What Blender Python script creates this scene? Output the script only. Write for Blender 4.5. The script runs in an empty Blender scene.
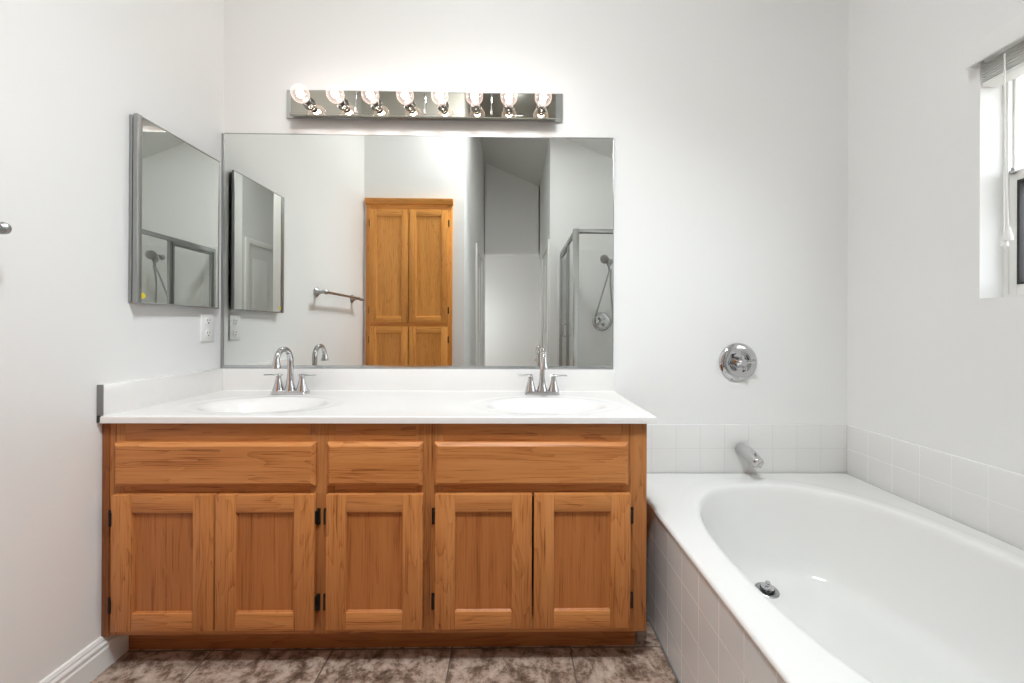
import bpy, bmesh, math, random
from mathutils import Vector, Matrix

I = 0.0254                      # everything below is measured in inches
random.seed(7)
SC = bpy.context.scene
COL = SC.collection

# ------------------------------------------------------------------ camera
cam_data = bpy.data.cameras.new('camera')
cam_data.sensor_fit = 'HORIZONTAL'
cam_data.sensor_width = 36.0
cam_data.lens = 408.68 / 1024 * 36.0
cam_data.shift_x = -7.06 / 1024
cam_data.shift_y = -13.31 / 1024
cam_data.clip_start = 0.01
cam_data.clip_end = 200
cam = bpy.data.objects.new('camera', cam_data)
COL.objects.link(cam)
_yaw, _pitch, _roll = 0.0171, 0.0014, 0.0047
_r0 = Vector((math.cos(_yaw), -math.sin(_yaw), 0))
_f0 = Vector((math.sin(_yaw), math.cos(_yaw), 0))
_u0 = Vector((0, 0, 1))
_f = (_f0 * math.cos(_pitch) + _u0 * math.sin(_pitch)).normalized()
_u = (_u0 * math.cos(_pitch) - _f0 * math.sin(_pitch)).normalized()
_right = _r0 * math.cos(_roll) + _u * math.sin(_roll)
_up = _u * math.cos(_roll) - _r0 * math.sin(_roll)
_m = Matrix((_right, _up, -_f)).transposed().to_4x4()
_m.translation = Vector((0, -73.857, 43.311)) * I
cam.matrix_world = _m
SC.camera = cam

# ------------------------------------------------------------------ world, exposure, big lights
SC.view_settings.view_transform = 'Standard'
SC.view_settings.look = 'None'
SC.view_settings.gamma = 1.0
SC.view_settings.use_curve_mapping = False
SC.view_settings.exposure = 0.33
world = bpy.data.worlds.new('sky')
SC.world = world
world.use_nodes = True
_bg = world.node_tree.nodes['Background']
_bg.inputs['Color'].default_value = (0.93, 0.96, 1.0, 1)
_bg.inputs['Strength'].default_value = 4.2
SC.cycles.max_bounces = 12
SC.cycles.diffuse_bounces = 9
SC.cycles.glossy_bounces = 8
SC.cycles.transparent_max_bounces = 16
SC.cycles.sample_clamp_indirect = 6.0
SC.cycles.caustics_reflective = False
SC.cycles.caustics_refractive = False
SC.cycles.blur_glossy = 0.5

BULB_L = 27.0
CEIL_FILL_W = 22.5
ROOM_FILL_W = 17.0
SPOT_FILL_W = 142.0


def light(name, kind, loc, energy, color=(1, 1, 1), size=0.1, target=None, size_y=None):
    d = bpy.data.lights.new(name, kind)
    d.energy = energy
    d.color = color
    if kind == 'AREA':
        d.shape = 'RECTANGLE' if size_y else 'DISK'
        d.size = size
        if size_y:
            d.size_y = size_y
    else:
        d.shadow_soft_size = size
    o = bpy.data.objects.new(name, d)
    COL.objects.link(o)
    o.location = Vector(loc) * I
    if target is not None:
        dv = (Vector(target) - Vector(loc)).normalized()
        o.rotation_euler = dv.to_track_quat('-Z', 'Y').to_euler()
    return o


# daylight portal filling the window opening
_p = light('window_portal', 'AREA', (68.5, -38.5, 63.5), 1.0, size=35 * I, size_y=32 * I, target=(0, -38.5, 63.5))
_p.data.cycles.is_portal = True
# added fill lamp beyond the hall, in place of bedroom daylight
light('bedroom_fill', 'AREA', (-52, -205, 46), ROOM_FILL_W, (0.96, 0.98, 1.0), size=50 * I, size_y=50 * I, target=(60, -229, 40))

# ------------------------------------------------------------------ materials
MATS = {}


def new_mat(name):
    m = bpy.data.materials.new(name)
    m.use_nodes = True
    nt = m.node_tree
    return m, nt, nt.nodes['Principled BSDF']


def N(nt, typ, **kw):
    n = nt.nodes.new(typ)
    for k, v in kw.items():
        if k.startswith('i_'):
            n.inputs[k[2:].replace('_', ' ')].default_value = v
        else:
            setattr(n, k, v)
    return n


def ramp(nt, stops):
    r = nt.nodes.new('ShaderNodeValToRGB')
    els = r.color_ramp.elements
    while len(els) < len(stops):
        els.new(0.5)
    for e, (p, c) in zip(els, stops):
        e.position = p
        e.color = (*c, 1) if len(c) == 3 else c
    return r


def math_n(nt, op, a, b=None, c=None):
    n = nt.nodes.new('ShaderNodeMath')
    n.operation = op
    for i, v in enumerate((a, b, c)):
        if v is None:
            continue
        if isinstance(v, (int, float)):
            n.inputs[i].default_value = v
        else:
            nt.links.new(v, n.inputs[i])
    return n.outputs[0]


def plain(name, col, rough=0.5, metal=0.0, spec=0.5, bump=None, coat=0.0):
    m, nt, b = new_mat(name)
    b.inputs['Base Color'].default_value = (*col, 1)
    b.inputs['Roughness'].default_value = rough
    b.inputs['Metallic'].default_value = metal
    b.inputs['Specular IOR Level'].default_value = spec
    b.inputs['Coat Weight'].default_value = coat
    b.inputs['Coat Roughness'].default_value = 0.08
    if bump:
        tc = N(nt, 'ShaderNodeNewGeometry')
        no = N(nt, 'ShaderNodeTexNoise', i_Scale=bump[0], i_Detail=3.0)
        nt.links.new(tc.outputs['Position'], no.inputs['Vector'])
        bp = N(nt, 'ShaderNodeBump', i_Strength=bump[1], i_Distance=bump[2])
        nt.links.new(no.outputs['Fac'], bp.inputs['Height'])
        nt.links.new(bp.outputs['Normal'], b.inputs['Normal'])
    MATS[name] = m
    return m


def varied(name, c1, c2, scale, rough, bump=0.0, metal=0.0, rough2=None):
    m, nt, b = new_mat(name)
    g = N(nt, 'ShaderNodeNewGeometry')
    no = N(nt, 'ShaderNodeTexNoise', i_Scale=scale, i_Detail=5.0, i_Roughness=0.6)
    nt.links.new(g.outputs['Position'], no.inputs['Vector'])
    r = ramp(nt, [(0.3, c1), (0.7, c2)])
    nt.links.new(no.outputs['Fac'], r.inputs['Fac'])
    nt.links.new(r.outputs['Color'], b.inputs['Base Color'])
    b.inputs['Roughness'].default_value = rough
    b.inputs['Metallic'].default_value = metal
    if rough2 is not None:
        mr = N(nt, 'ShaderNodeMapRange')
        mr.inputs['To Min'].default_value = rough
        mr.inputs['To Max'].default_value = rough2
        nt.links.new(no.outputs['Fac'], mr.inputs['Value'])
        nt.links.new(mr.outputs['Result'], b.inputs['Roughness'])
    if bump:
        bp = N(nt, 'ShaderNodeBump', i_Strength=bump, i_Distance=0.002)
        nt.links.new(no.outputs['Fac'], bp.inputs['Height'])
        nt.links.new(bp.outputs['Normal'], b.inputs['Normal'])
    MATS[name] = m
    return m


def oak(name, axis, light_c, mid_c, dark_c, rings=7.0, rough=0.42, ring_amp=0.24):
    """axis: 0/1/2 the grain direction in object space"""
    m, nt, b = new_mat(name)
    tc = N(nt, 'ShaderNodeTexCoord')
    oi = N(nt, 'ShaderNodeObjectInfo')
    off = N(nt, 'ShaderNodeVectorMath', operation='MULTIPLY_ADD')
    comb = N(nt, 'ShaderNodeCombineXYZ')
    for k in range(3):
        nt.links.new(oi.outputs['Random'], comb.inputs[k])
    nt.links.new(comb.outputs[0], off.inputs[0])
    off.inputs[1].default_value = (7.3, 5.1, 9.7)
    nt.links.new(tc.outputs['Object'], off.inputs[2])

    def stretched(across, along):
        s = [across] * 3
        s[axis] = along
        mp = N(nt, 'ShaderNodeVectorMath', operation='MULTIPLY')
        nt.links.new(off.outputs[0], mp.inputs[0])
        mp.inputs[1].default_value = s
        return mp.outputs[0]
    n1 = N(nt, 'ShaderNodeTexNoise', i_Scale=1.0, i_Detail=2.5, i_Roughness=0.5, i_Distortion=0.35)
    nt.links.new(stretched(13.0, 1.5), n1.inputs['Vector'])
    w = math_n(nt, 'FRACT', math_n(nt, 'MULTIPLY', n1.outputs['Fac'], rings * 1.7))
    ring = math_n(nt, 'POWER', w, 3.5)                       # growth rings: dark on one side, fading on the other
    n2 = N(nt, 'ShaderNodeTexNoise', i_Scale=1.0, i_Detail=3.0, i_Roughness=0.6)
    nt.links.new(stretched(400.0, 5.0), n2.inputs['Vector'])
    pore = N(nt, 'ShaderNodeMapRange', interpolation_type='SMOOTHSTEP')
    nt.links.new(n2.outputs['Fac'], pore.inputs['Value'])
    pore.inputs['From Min'].default_value = 0.50
    pore.inputs['From Max'].default_value = 0.68
    n3 = N(nt, 'ShaderNodeTexNoise', i_Scale=1.0, i_Detail=3.0, i_Roughness=0.5)
    nt.links.new(stretched(30.0, 1.6), n3.inputs['Vector'])
    tone = math_n(nt, 'MULTIPLY_ADD', n3.outputs['Fac'], 0.9, 0.22)
    pr_ = math_n(nt, 'MULTIPLY', pore.outputs['Result'], math_n(nt, 'MULTIPLY_ADD', ring, ring_amp * 1.3, 0.34))
    t = math_n(nt, 'SUBTRACT', tone, math_n(nt, 'MULTIPLY', ring, ring_amp))
    t = math_n(nt, 'SUBTRACT', t, pr_)
    r = ramp(nt, [(0.05, dark_c), (0.45, mid_c), (0.85, light_c)])
    nt.links.new(t, r.inputs['Fac'])
    nt.links.new(r.outputs['Color'], b.inputs['Base Color'])
    b.inputs['Roughness'].default_value = rough
    b.inputs['Specular IOR Level'].default_value = 0.3
    bp = N(nt, 'ShaderNodeBump', i_Strength=0.25, i_Distance=0.0006)
    nt.links.new(t, bp.inputs['Height'])
    nt.links.new(bp.outputs['Normal'], b.inputs['Normal'])
    MATS[name] = m
    return m


def tile(name, ua, va, pu, pv, ou, ov, gw, col, grout, rough=0.15, mottled=None, bump=0.35):
    """square glazed tiles laid out in the surface's own plane; all sizes in inches"""
    m, nt, b = new_mat(name)
    g = N(nt, 'ShaderNodeNewGeometry')
    sp = N(nt, 'ShaderNodeSeparateXYZ')
    nt.links.new(g.outputs['Position'], sp.inputs[0])
    ds, cells = [], []
    for ax, pitch, o in ((ua, pu, ou), (va, pv, ov)):
        s = math_n(nt, 'MULTIPLY_ADD', sp.outputs[ax], 1 / (pitch * I), -o / pitch)
        fr = math_n(nt, 'FRACT', math_n(nt, 'ADD', s, 1000.0))
        cells.append(math_n(nt, 'FLOOR', s))
        d = math_n(nt, 'SUBTRACT', 0.5, math_n(nt, 'ABSOLUTE', math_n(nt, 'SUBTRACT', fr, 0.5)))
        ds.append(math_n(nt, 'MULTIPLY', d, pitch))          # inches to the joint
    dmin = math_n(nt, 'MINIMUM', ds[0], ds[1])
    fac = N(nt, 'ShaderNodeMapRange', interpolation_type='SMOOTHSTEP')
    nt.links.new(dmin, fac.inputs['Value'])
    fac.inputs['From Min'].default_value = gw * 0.35
    fac.inputs['From Max'].default_value = gw * 0.8
    mix = N(nt, 'ShaderNodeMix', data_type='RGBA')
    nt.links.new(fac.outputs['Result'], mix.inputs['Factor'])
    mix.inputs[6].default_value = (*grout, 1)
    if mottled:
        comb = N(nt, 'ShaderNodeCombineXYZ')
        nt.links.new(cells[0], comb.inputs[0])
        nt.links.new(cells[1], comb.inputs[1])
        ad = N(nt, 'ShaderNodeVectorMath', operation='MULTIPLY_ADD')
        nt.links.new(comb.outputs[0], ad.inputs[0])
        ad.inputs[1].default_value = (3.7, 5.9, 2.3)
        nt.links.new(g.outputs['Position'], ad.inputs[2])
        n1 = N(nt, 'ShaderNodeTexNoise', i_Scale=16.0, i_Detail=10.0, i_Roughness=0.78, i_Distortion=0.25)
        nt.links.new(ad.outputs[0], n1.inputs['Vector'])
        r = ramp(nt, mottled)
        nt.links.new(n1.outputs['Fac'], r.inputs['Fac'])
        nt.links.new(r.outputs['Color'], mix.inputs[7])
    else:
        mix.inputs[7].default_value = (*col, 1)
    nt.links.new(mix.outputs[2], b.inputs['Base Color'])
    rm = N(nt, 'ShaderNodeMapRange')
    nt.links.new(fac.outputs['Result'], rm.inputs['Value'])
    rm.inputs['To Min'].default_value = 0.7
    rm.inputs['To Max'].default_value = rough
    nt.links.new(rm.outputs['Result'], b.inputs['Roughness'])
    bp = N(nt, 'ShaderNodeBump', i_Strength=bump, i_Distance=0.0015)
    nt.links.new(fac.outputs['Result'], bp.inputs['Height'])
    nt.links.new(bp.outputs['Normal'], b.inputs['Normal'])
    MATS[name] = m
    return m


def clear_glass(name, tint=(1, 1, 1), base_reflect=0.06):
    m = bpy.data.materials.new(name)
    m.use_nodes = True
    nt = m.node_tree
    nt.nodes.clear()
    out = N(nt, 'ShaderNodeOutputMaterial')
    tr = N(nt, 'ShaderNodeBsdfTransparent')
    tr.inputs['Color'].default_value = (*tint, 1)
    gl = N(nt, 'ShaderNodeBsdfGlossy')
    gl.inputs['Roughness'].default_value = 0.02
    lw = N(nt, 'ShaderNodeLayerWeight', i_Blend=0.18)
    f = math_n(nt, 'ADD', lw.outputs['Facing'], base_reflect)
    f = math_n(nt, 'MULTIPLY', f, 0.55)
    mx = N(nt, 'ShaderNodeMixShader')
    nt.links.new(f, mx.inputs[0])
    nt.links.new(tr.outputs[0], mx.inputs[1])
    nt.links.new(gl.outputs[0], mx.inputs[2])
    nt.links.new(mx.outputs[0], out.inputs['Surface'])
    MATS[name] = m
    return m


def emit(name, col, strength):
    m = bpy.data.materials.new(name)
    m.use_nodes = True
    nt = m.node_tree
    nt.nodes.clear()
    out = N(nt, 'ShaderNodeOutputMaterial')
    e = N(nt, 'ShaderNodeEmission')
    e.inputs['Color'].default_value = (*col, 1)
    e.inputs['Strength'].default_value = strength
    nt.links.new(e.outputs[0], out.inputs['Surface'])
    MATS[name] = m
    return m


WALLC = (0.82, 0.82, 0.81)
plain('wall_paint', WALLC, 0.55, bump=(90, 0.12, 0.002), spec=0.3)
plain('ceiling_paint', (0.72, 0.72, 0.70), 0.7, bump=(60, 0.3, 0.003), spec=0.2)
plain('white_trim', (0.82, 0.82, 0.80), 0.35)
plain('vinyl', (0.80, 0.80, 0.78), 0.35)
varied('marble', (0.785, 0.765, 0.745), (0.82, 0.806, 0.79), 3.0, 0.13)
plain('acrylic', (0.76, 0.755, 0.74), 0.12)
plain('chrome', (0.60, 0.60, 0.61), 0.06, 1.0)
plain('satin_chrome', (0.60, 0.60, 0.60), 0.22, 1.0)
plain('brushed_nickel', (0.42, 0.42, 0.42), 0.38, 1.0)
plain('aluminium', (0.58, 0.60, 0.60), 0.25, 1.0)
plain('dull_aluminium', (0.36, 0.365, 0.36), 0.38, 1.0)
plain('dark_edge', (0.12, 0.12, 0.115), 0.4, 0.6)
plain('silvered_glass', (0.835, 0.85, 0.825), 0.0, 1.0)
plain('plate_mirror', (0.42, 0.40, 0.345), 0.04, 1.0)
plain('black_metal', (0.018, 0.014, 0.012), 0.4, 0.5)
plain('rubber', (0.02, 0.02, 0.022), 0.6)
plain('grey_caulk', (0.20, 0.20, 0.195), 0.5)
plain('yellow_paper', (0.85, 0.70, 0.03), 0.5)
plain('dark_ink', (0.25, 0.2, 0.02), 0.6)
plain('white_plastic', (0.84, 0.84, 0.82), 0.3)
plain('cord_white', (0.85, 0.85, 0.83), 0.7)
plain('shadow_slot', (0.03, 0.03, 0.03), 0.8)
plain('porcelain_black', (0.03, 0.03, 0.035), 0.2)
plain('shower_panel', (0.78, 0.78, 0.765), 0.25)
plain('screen_mesh', (0.10, 0.11, 0.12), 0.6)
varied('bark', (0.09, 0.06, 0.05), (0.20, 0.15, 0.13), 20, 0.9, 0.5)
varied('leaf_red', (0.30, 0.05, 0.05), (0.16, 0.20, 0.05), 6, 0.7)
varied('soil', (0.40, 0.36, 0.30), (0.52, 0.47, 0.40), 8, 0.9, 0.5)
L_, M_, D_ = (0.60, 0.255, 0.082), (0.50, 0.188, 0.053), (0.23, 0.070, 0.016)
oak('oak_vertical', 2, L_, M_, D_, 7.0)
oak('oak_horizontal', 0, L_, M_, D_, 6.0)
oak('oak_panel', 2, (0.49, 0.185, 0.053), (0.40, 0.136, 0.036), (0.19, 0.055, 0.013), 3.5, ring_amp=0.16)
F_ = [tuple(v * .80 for v in c) for c in (L_, M_, D_)]  # face frame darker: mostly recess shade put into the colour, some fresher stain
oak('oak_frame_shaded_vertical', 2, *F_, 6.0)
oak('oak_frame_shaded_horizontal', 0, *[tuple(v * .88 for v in c) for c in (L_, M_, D_)], 5.0)  # rails darkened too, with the same shade in the colour
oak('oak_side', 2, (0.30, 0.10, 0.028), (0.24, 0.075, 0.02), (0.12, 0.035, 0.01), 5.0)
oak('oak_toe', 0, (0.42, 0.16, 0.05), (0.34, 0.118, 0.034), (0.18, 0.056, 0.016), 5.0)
HL, HM, HD = (0.80, 0.37, 0.095), (0.70, 0.295, 0.066), (0.40, 0.14, 0.028)
oak('honey_oak_vertical', 2, HL, HM, HD, 7.0, 0.28)
oak('honey_oak_horizontal', 0, HL, HM, HD, 6.0, 0.28)
GR = (0.83, 0.82, 0.80)
tile('tile_back', 0, 2, 4.42, 4.33, 20.87, 17.42, 0.10, (0.77, 0.765, 0.75), (0.66, 0.655, 0.64))
tile('tile_right', 1, 2, 4.42, 4.33, -0.4, 17.42, 0.10, (0.785, 0.78, 0.765), (0.815, 0.81, 0.795))
tile('tile_apron', 1, 2, 4.42, 4.3, -2.6, -0.1, 0.11, (0.80, 0.83, 0.84), (0.88, 0.88, 0.87))
tile('floor_tile', 0, 1, 16.0, 16.0, -7.9, -18.35, 0.17, (0.3, 0.2, 0.15), (0.15, 0.11, 0.085), 0.35,
     mottled=[(0.36, (0.075, 0.043, 0.029)), (0.455, (0.20, 0.133, 0.097)), (0.525, (0.41, 0.305, 0.24)), (0.66, (0.60, 0.485, 0.405))])
def bulb_glass():
    m = clear_glass('bulb_glass', (1.0, 0.95, 0.93), 0.05)
    nt = m.node_tree
    out = nt.nodes['Material Output']
    mx = out.inputs['Surface'].links[0].from_node
    e = N(nt, 'ShaderNodeEmission')
    e.inputs['Color'].default_value = (1.0, 0.80, 0.72, 1)
    lw = N(nt, 'ShaderNodeLayerWeight', i_Blend=0.35)
    nt.links.new(math_n(nt, 'MULTIPLY_ADD', lw.outputs['Facing'], 0.40, 0.10), e.inputs['Strength'])
    ad = N(nt, 'ShaderNodeAddShader')
    nt.links.new(mx.outputs[0], ad.inputs[0])
    nt.links.new(e.outputs[0], ad.inputs[1])
    nt.links.new(ad.outputs[0], out.inputs['Surface'])


bulb_glass()
clear_glass('window_glass', (0.97, 0.98, 0.98), 0.05)
clear_glass('shower_glass', (0.982, 0.985, 0.982), 0.04)
emit('filament_glow', (1.0, 0.93, 0.86), BULB_L)
emit('fill_glow', (1.0, 0.96, 0.90), 6.0)  # glow of the added ceiling fill lamps

# ------------------------------------------------------------------ mesh building
WLOC = {}


class MB:
    def __init__(self):
        self.bm = bmesh.new()

    def _merge(self, b):
        me = bpy.data.meshes.new('tmp')
        b.to_mesh(me)
        b.free()
        self.bm.from_mesh(me)
        bpy.data.meshes.remove(me)
        return self

    def box(self, x0, x1, y0, y1, z0, z1, bevel=0.0, seg=2, rot=None):
        b = bmesh.new()
        bmesh.ops.create_cube(b, size=1.0)
        for v in b.verts:
            v.co = Vector(((x0 + x1) / 2 + v.co.x * (x1 - x0), (y0 + y1) / 2 + v.co.y * (y1 - y0), (z0 + z1) / 2 + v.co.z * (z1 - z0)))
        if bevel:
            bmesh.ops.bevel(b, geom=list(b.edges), offset=bevel, offset_type='OFFSET', segments=seg, profile=0.5, affect='EDGES')
        if rot:
            ang, axis, piv = rot
            bmesh.ops.rotate(b, verts=b.verts, cent=Vector(piv), matrix=Matrix.Rotation(ang, 3, axis))
        return self._merge(b)

    def prism(self, poly, axis, a0, a1, bevel=0.0):
        """poly: 2D outline; axis 0/1/2 the extrusion axis between a0 and a1"""
        b = bmesh.new()

        def pt(p, a):
            c = [p[0], p[1]]
            c.insert(axis, a)
            return Vector(c)
        v0 = [b.verts.new(pt(p, a0)) for p in poly]
        v1 = [b.verts.new(pt(p, a1)) for p in poly]
        n = len(poly)
        b.faces.new(v0)
        b.faces.new(list(reversed(v1)))
        for i in range(n):
            b.faces.new((v0[i], v1[i], v1[(i + 1) % n], v0[(i + 1) % n]))
        bmesh.ops.recalc_face_normals(b, faces=b.faces)
        if bevel:
            bmesh.ops.bevel(b, geom=list(b.edges), offset=bevel, offset_type='OFFSET', segments=2, profile=0.5, affect='EDGES')
        return self._merge(b)

    def lathe(self, prof, origin, axis=(0, 0, 1), n=32, sx=1.0):
        """prof: list of (radius, distance along axis)"""
        b = bmesh.new()
        ax = Vector(axis).normalized()
        t = Vector((1, 0, 0)) if abs(ax.x) < 0.9 else Vector((0, 0, 1))
        u = ax.cross(t).normalized()
        w = ax.cross(u)
        o = Vector(origin)
        rings = []
        for r, h in prof:
            c = o + ax * h
            if r < 1e-5:
                rings.append([b.verts.new(c)])
            else:
                rings.append([b.verts.new(c + (u * math.cos(2 * math.pi * k / n) * sx + w * math.sin(2 * math.pi * k / n)) * r) for k in range(n)])
        for a, c in zip(rings, rings[1:]):
            if len(a) == 1 and len(c) == 1:
                continue
            for k in range(n):
                k2 = (k + 1) % n
                if len(a) == 1:
                    b.faces.new((a[0], c[k], c[k2]))
                elif len(c) == 1:
                    b.faces.new((a[k], a[k2], c[0]))
                else:
                    b.faces.new((a[k], a[k2], c[k2], c[k]))
        if len(rings[0]) > 1:
            b.faces.new(rings[0])
        if len(rings[-1]) > 1:
            b.faces.new(list(reversed(rings[-1])))
        bmesh.ops.recalc_face_normals(b, faces=b.faces)
        return self._merge(b)

    def tube(self, pts, rad, n=16, smooth=0):
        P = [Vector(p) for p in pts]
        R = list(rad) if isinstance(rad, (list, tuple)) else [rad] * len(P)
        for _ in range(smooth):                        # Chaikin
            Q, S = [P[0]], [R[0]]
            for i in range(len(P) - 1):
                Q += [P[i] * .75 + P[i + 1] * .25, P[i] * .25 + P[i + 1] * .75]
                S += [R[i] * .75 + R[i + 1] * .25, R[i] * .25 + R[i + 1] * .75]
            Q.append(P[-1])
            S.append(R[-1])
            P, R = Q, S
        b = bmesh.new()
        rings = []
        t0 = (P[1] - P[0]).normalized()
        ref = Vector((0, 0, 1)) if abs(t0.z) < 0.9 else Vector((1, 0, 0))
        u = t0.cross(ref).normalized()
        for i, p in enumerate(P):
            t = (P[min(i + 1, len(P) - 1)] - P[max(i - 1, 0)]).normalized()
            u = (u - t * u.dot(t)).normalized()
            w = t.cross(u)
            rings.append([b.verts.new(p + (u * math.cos(2 * math.pi * k / n) + w * math.sin(2 * math.pi * k / n)) * R[i]) for k in range(n)])
        for a, c in zip(rings, rings[1:]):
            for k in range(n):
                b.faces.new((a[k], a[(k + 1) % n], c[(k + 1) % n], c[k]))
        b.faces.new(rings[0])
        b.faces.new(list(reversed(rings[-1])))
        bmesh.ops.recalc_face_normals(b, faces=b.faces)
        return self._merge(b)

    def loft(self, rings, cap_end=False, cap_start=False):
        b = bmesh.new()
        vs = [[b.verts.new(Vector(p)) for p in r] for r in rings]
        n = len(vs[0])
        for a, c in zip(vs, vs[1:]):
            for k in range(n):
                b.faces.new((a[k], a[(k + 1) % n], c[(k + 1) % n], c[k]))
        if cap_end:
            b.faces.new(list(reversed(vs[-1])))
        if cap_start:
            b.faces.new(vs[0])
        bmesh.ops.recalc_face_normals(b, faces=b.faces)
        return self._merge(b)

    def build(self, name, mat, parent=None, origin=None, angle=35):
        bm = self.bm
        vs = [v.co for v in bm.verts]
        lo = Vector((min(v.x for v in vs), min(v.y for v in vs), min(v.z for v in vs)))
        hi = Vector((max(v.x for v in vs), max(v.y for v in vs), max(v.z for v in vs)))
        if origin is None:
            origin = (lo + hi) / 2
            if parent is None:
                origin.z = lo.z
        origin = Vector(origin)
        for v in bm.verts:
            v.co = (v.co - origin) * I
        bm.normal_update()
        for f in bm.faces:
            f.smooth = True
        lim = math.radians(angle)
        for e in bm.edges:
            if len(e.link_faces) == 2:
                e.smooth = e.calc_face_angle(0) < lim
            else:
                e.smooth = False
        me = bpy.data.meshes.new(name)
        bm.to_mesh(me)
        bm.free()
        me.materials.append(MATS[mat])
        o = bpy.data.objects.new(name, me)
        COL.objects.link(o)
        WLOC[o] = origin
        if parent is not None:
            o.parent = parent
            o.location = (origin - WLOC[parent]) * I
        else:
            o.location = origin * I
        return o


def tag(o, label, cat, group=None, kind=None):
    o['label'] = label
    o['category'] = cat
    if group:
        o['group'] = group
    if kind:
        o['kind'] = kind
    return o


def thing(name, loc, label, cat, group=None):
    o = bpy.data.objects.new(name, None)
    o.empty_display_size = 0.05
    COL.objects.link(o)
    WLOC[o] = Vector(loc)
    o.location = Vector(loc) * I
    return tag(o, label, cat, group)


def copy_tree(o, parent=None):
    c = o.copy()
    COL.objects.link(c)
    if parent is not None:
        c.parent = parent
    for ch in list(o.children):
        copy_tree(ch, c)
    return c


def struct(o, label, cat):
    return tag(o, label, cat, kind='structure')


# ------------------------------------------------------------------ room measures
XL, XR = -51.77, 61.45
YREAR, XH0, XH1 = -70.0, -16.8, 16.1
YSH = -102.0
YFAR = -169.0


def zc(x):
    return 134.6 - 0.42 * x


# ------------------------------------------------------------------ structure
floor = MB().box(XL - 6, XR + 6, -256, 5, -4, 0).build('floor', 'floor_tile')
struct(floor, 'mottled brown stone look floor tiles in front of the vanity', 'floor')

wb = MB().box(XL - 5, XR + 5, 0, 5, 0, 165).build('wall_back', 'wall_paint')
struct(wb, 'pale grey wall behind the mirror and tub faucet', 'wall')

wl = MB().box(XL - 5, XL, -75, 0, 0, 165).build('wall_left', 'wall_paint')
struct(wl, 'bright white left wall holding the medicine cabinet', 'wall')

# right wall with the window opening
WY0, WY1, WZ0, WZ1 = -58.0, -21.15, 47.5, 79.6
b = MB()
XO = XR + 7.5
b.box(XR, XO, WY1, 0, 0, 118)
b.box(XR, XO, YSH, WY0, 0, 118)
b.box(XR, XO, WY0, WY1, 0, WZ0)
b.box(XR, XO, WY0, WY1, WZ1, 118)
wr = b.build('wall_right', 'wall_paint')
struct(wr, 'pale grey right wall with the recessed window over the tub', 'wall')

wrear = MB().box(XL - 5, XH0, YFAR, YREAR, 0, 165)
wrear = wrear.build('wall_rear', 'wall_paint')
struct(wrear, 'white wall around the oak linen cabinet seen in the mirror', 'wall')

wsh = MB().box(XH1, XR + 8, YFAR, YSH, 0, 135).build('wall_shower', 'wall_paint')
struct(wsh, 'tall grey wall above the shower seen in the mirror', 'wall')

wfar = MB().box(XH0 - .5, XH1 + .5, YFAR - 5, YFAR, 87.7, 150)
wfar.box(XH0 - 45, XH0 + 0.4, YFAR - 5, YFAR, 0, 150)
wfar.box(XH1 - 0.6, XH1 + 45, YFAR - 5, YFAR, 0, 150)
wfar = wfar.build('wall_hall', 'wall_paint')
struct(wfar, 'grey wall above the wide opening at the end of the hall', 'wall')

wbed = MB().box(-62, 62, -243, -237, 0, 104)
wbed.box(-62, -57, -237, YFAR - 5, 0, 104)
wbed.box(57, 62, -237, YFAR - 5, 0, 104)
wbed = wbed.build('wall_far', 'wall_paint')
struct(wbed, 'farthest grey wall seen through the hall opening in the mirror', 'wall')
cb = MB().box(-62, 62, -243, YFAR - 5, 104, 108).build('ceiling_far', 'ceiling_paint')
struct(cb, 'flat ceiling of the room beyond the hall', 'ceiling')

ce = MB().prism([(XL - 6, zc(XL - 6)), (XR + 9, zc(XR + 9)), (XR + 9, zc(XR + 9) + 5), (XL - 6, zc(XL - 6) + 5)], 1, YFAR - 5, 6)
ce = ce.build('ceiling', 'ceiling_paint')
struct(ce, 'grey sloping vaulted ceiling seen in the mirror', 'ceiling')

# baseboard on the left wall, stepped profile
prof = [(XL, 0), (XL + .62, 0), (XL + .62, 2.55), (XL + .5, 2.75), (XL + .5, 2.95), (XL + .56, 3.1), (XL + .56, 3.3), (XL + .38, 3.6),
        (XL + .38, 3.8), (XL + .22, 4.15), (XL, 4.25)]
bl = MB().prism(prof, 1, -68.0, -18.15).build('baseboard_left', 'white_trim', angle=20)
struct(bl, 'white moulded baseboard along the left wall', 'baseboard')

# tiled splash bands round the tub
o = MB().box(19.2, XR, -0.38, 0, 17.0, 26.07, 0.12).build('trim_1', 'tile_back')
struct(o, 'two rows of white tile on the back wall behind the tub', 'tile splash')
o = MB().box(XR - 0.38, XR, -59.3, -0.38, 17.0, 26.07, 0.12).build('trim_2', 'tile_right')
struct(o, 'two rows of white tile along the right wall over the tub', 'tile splash')


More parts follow.
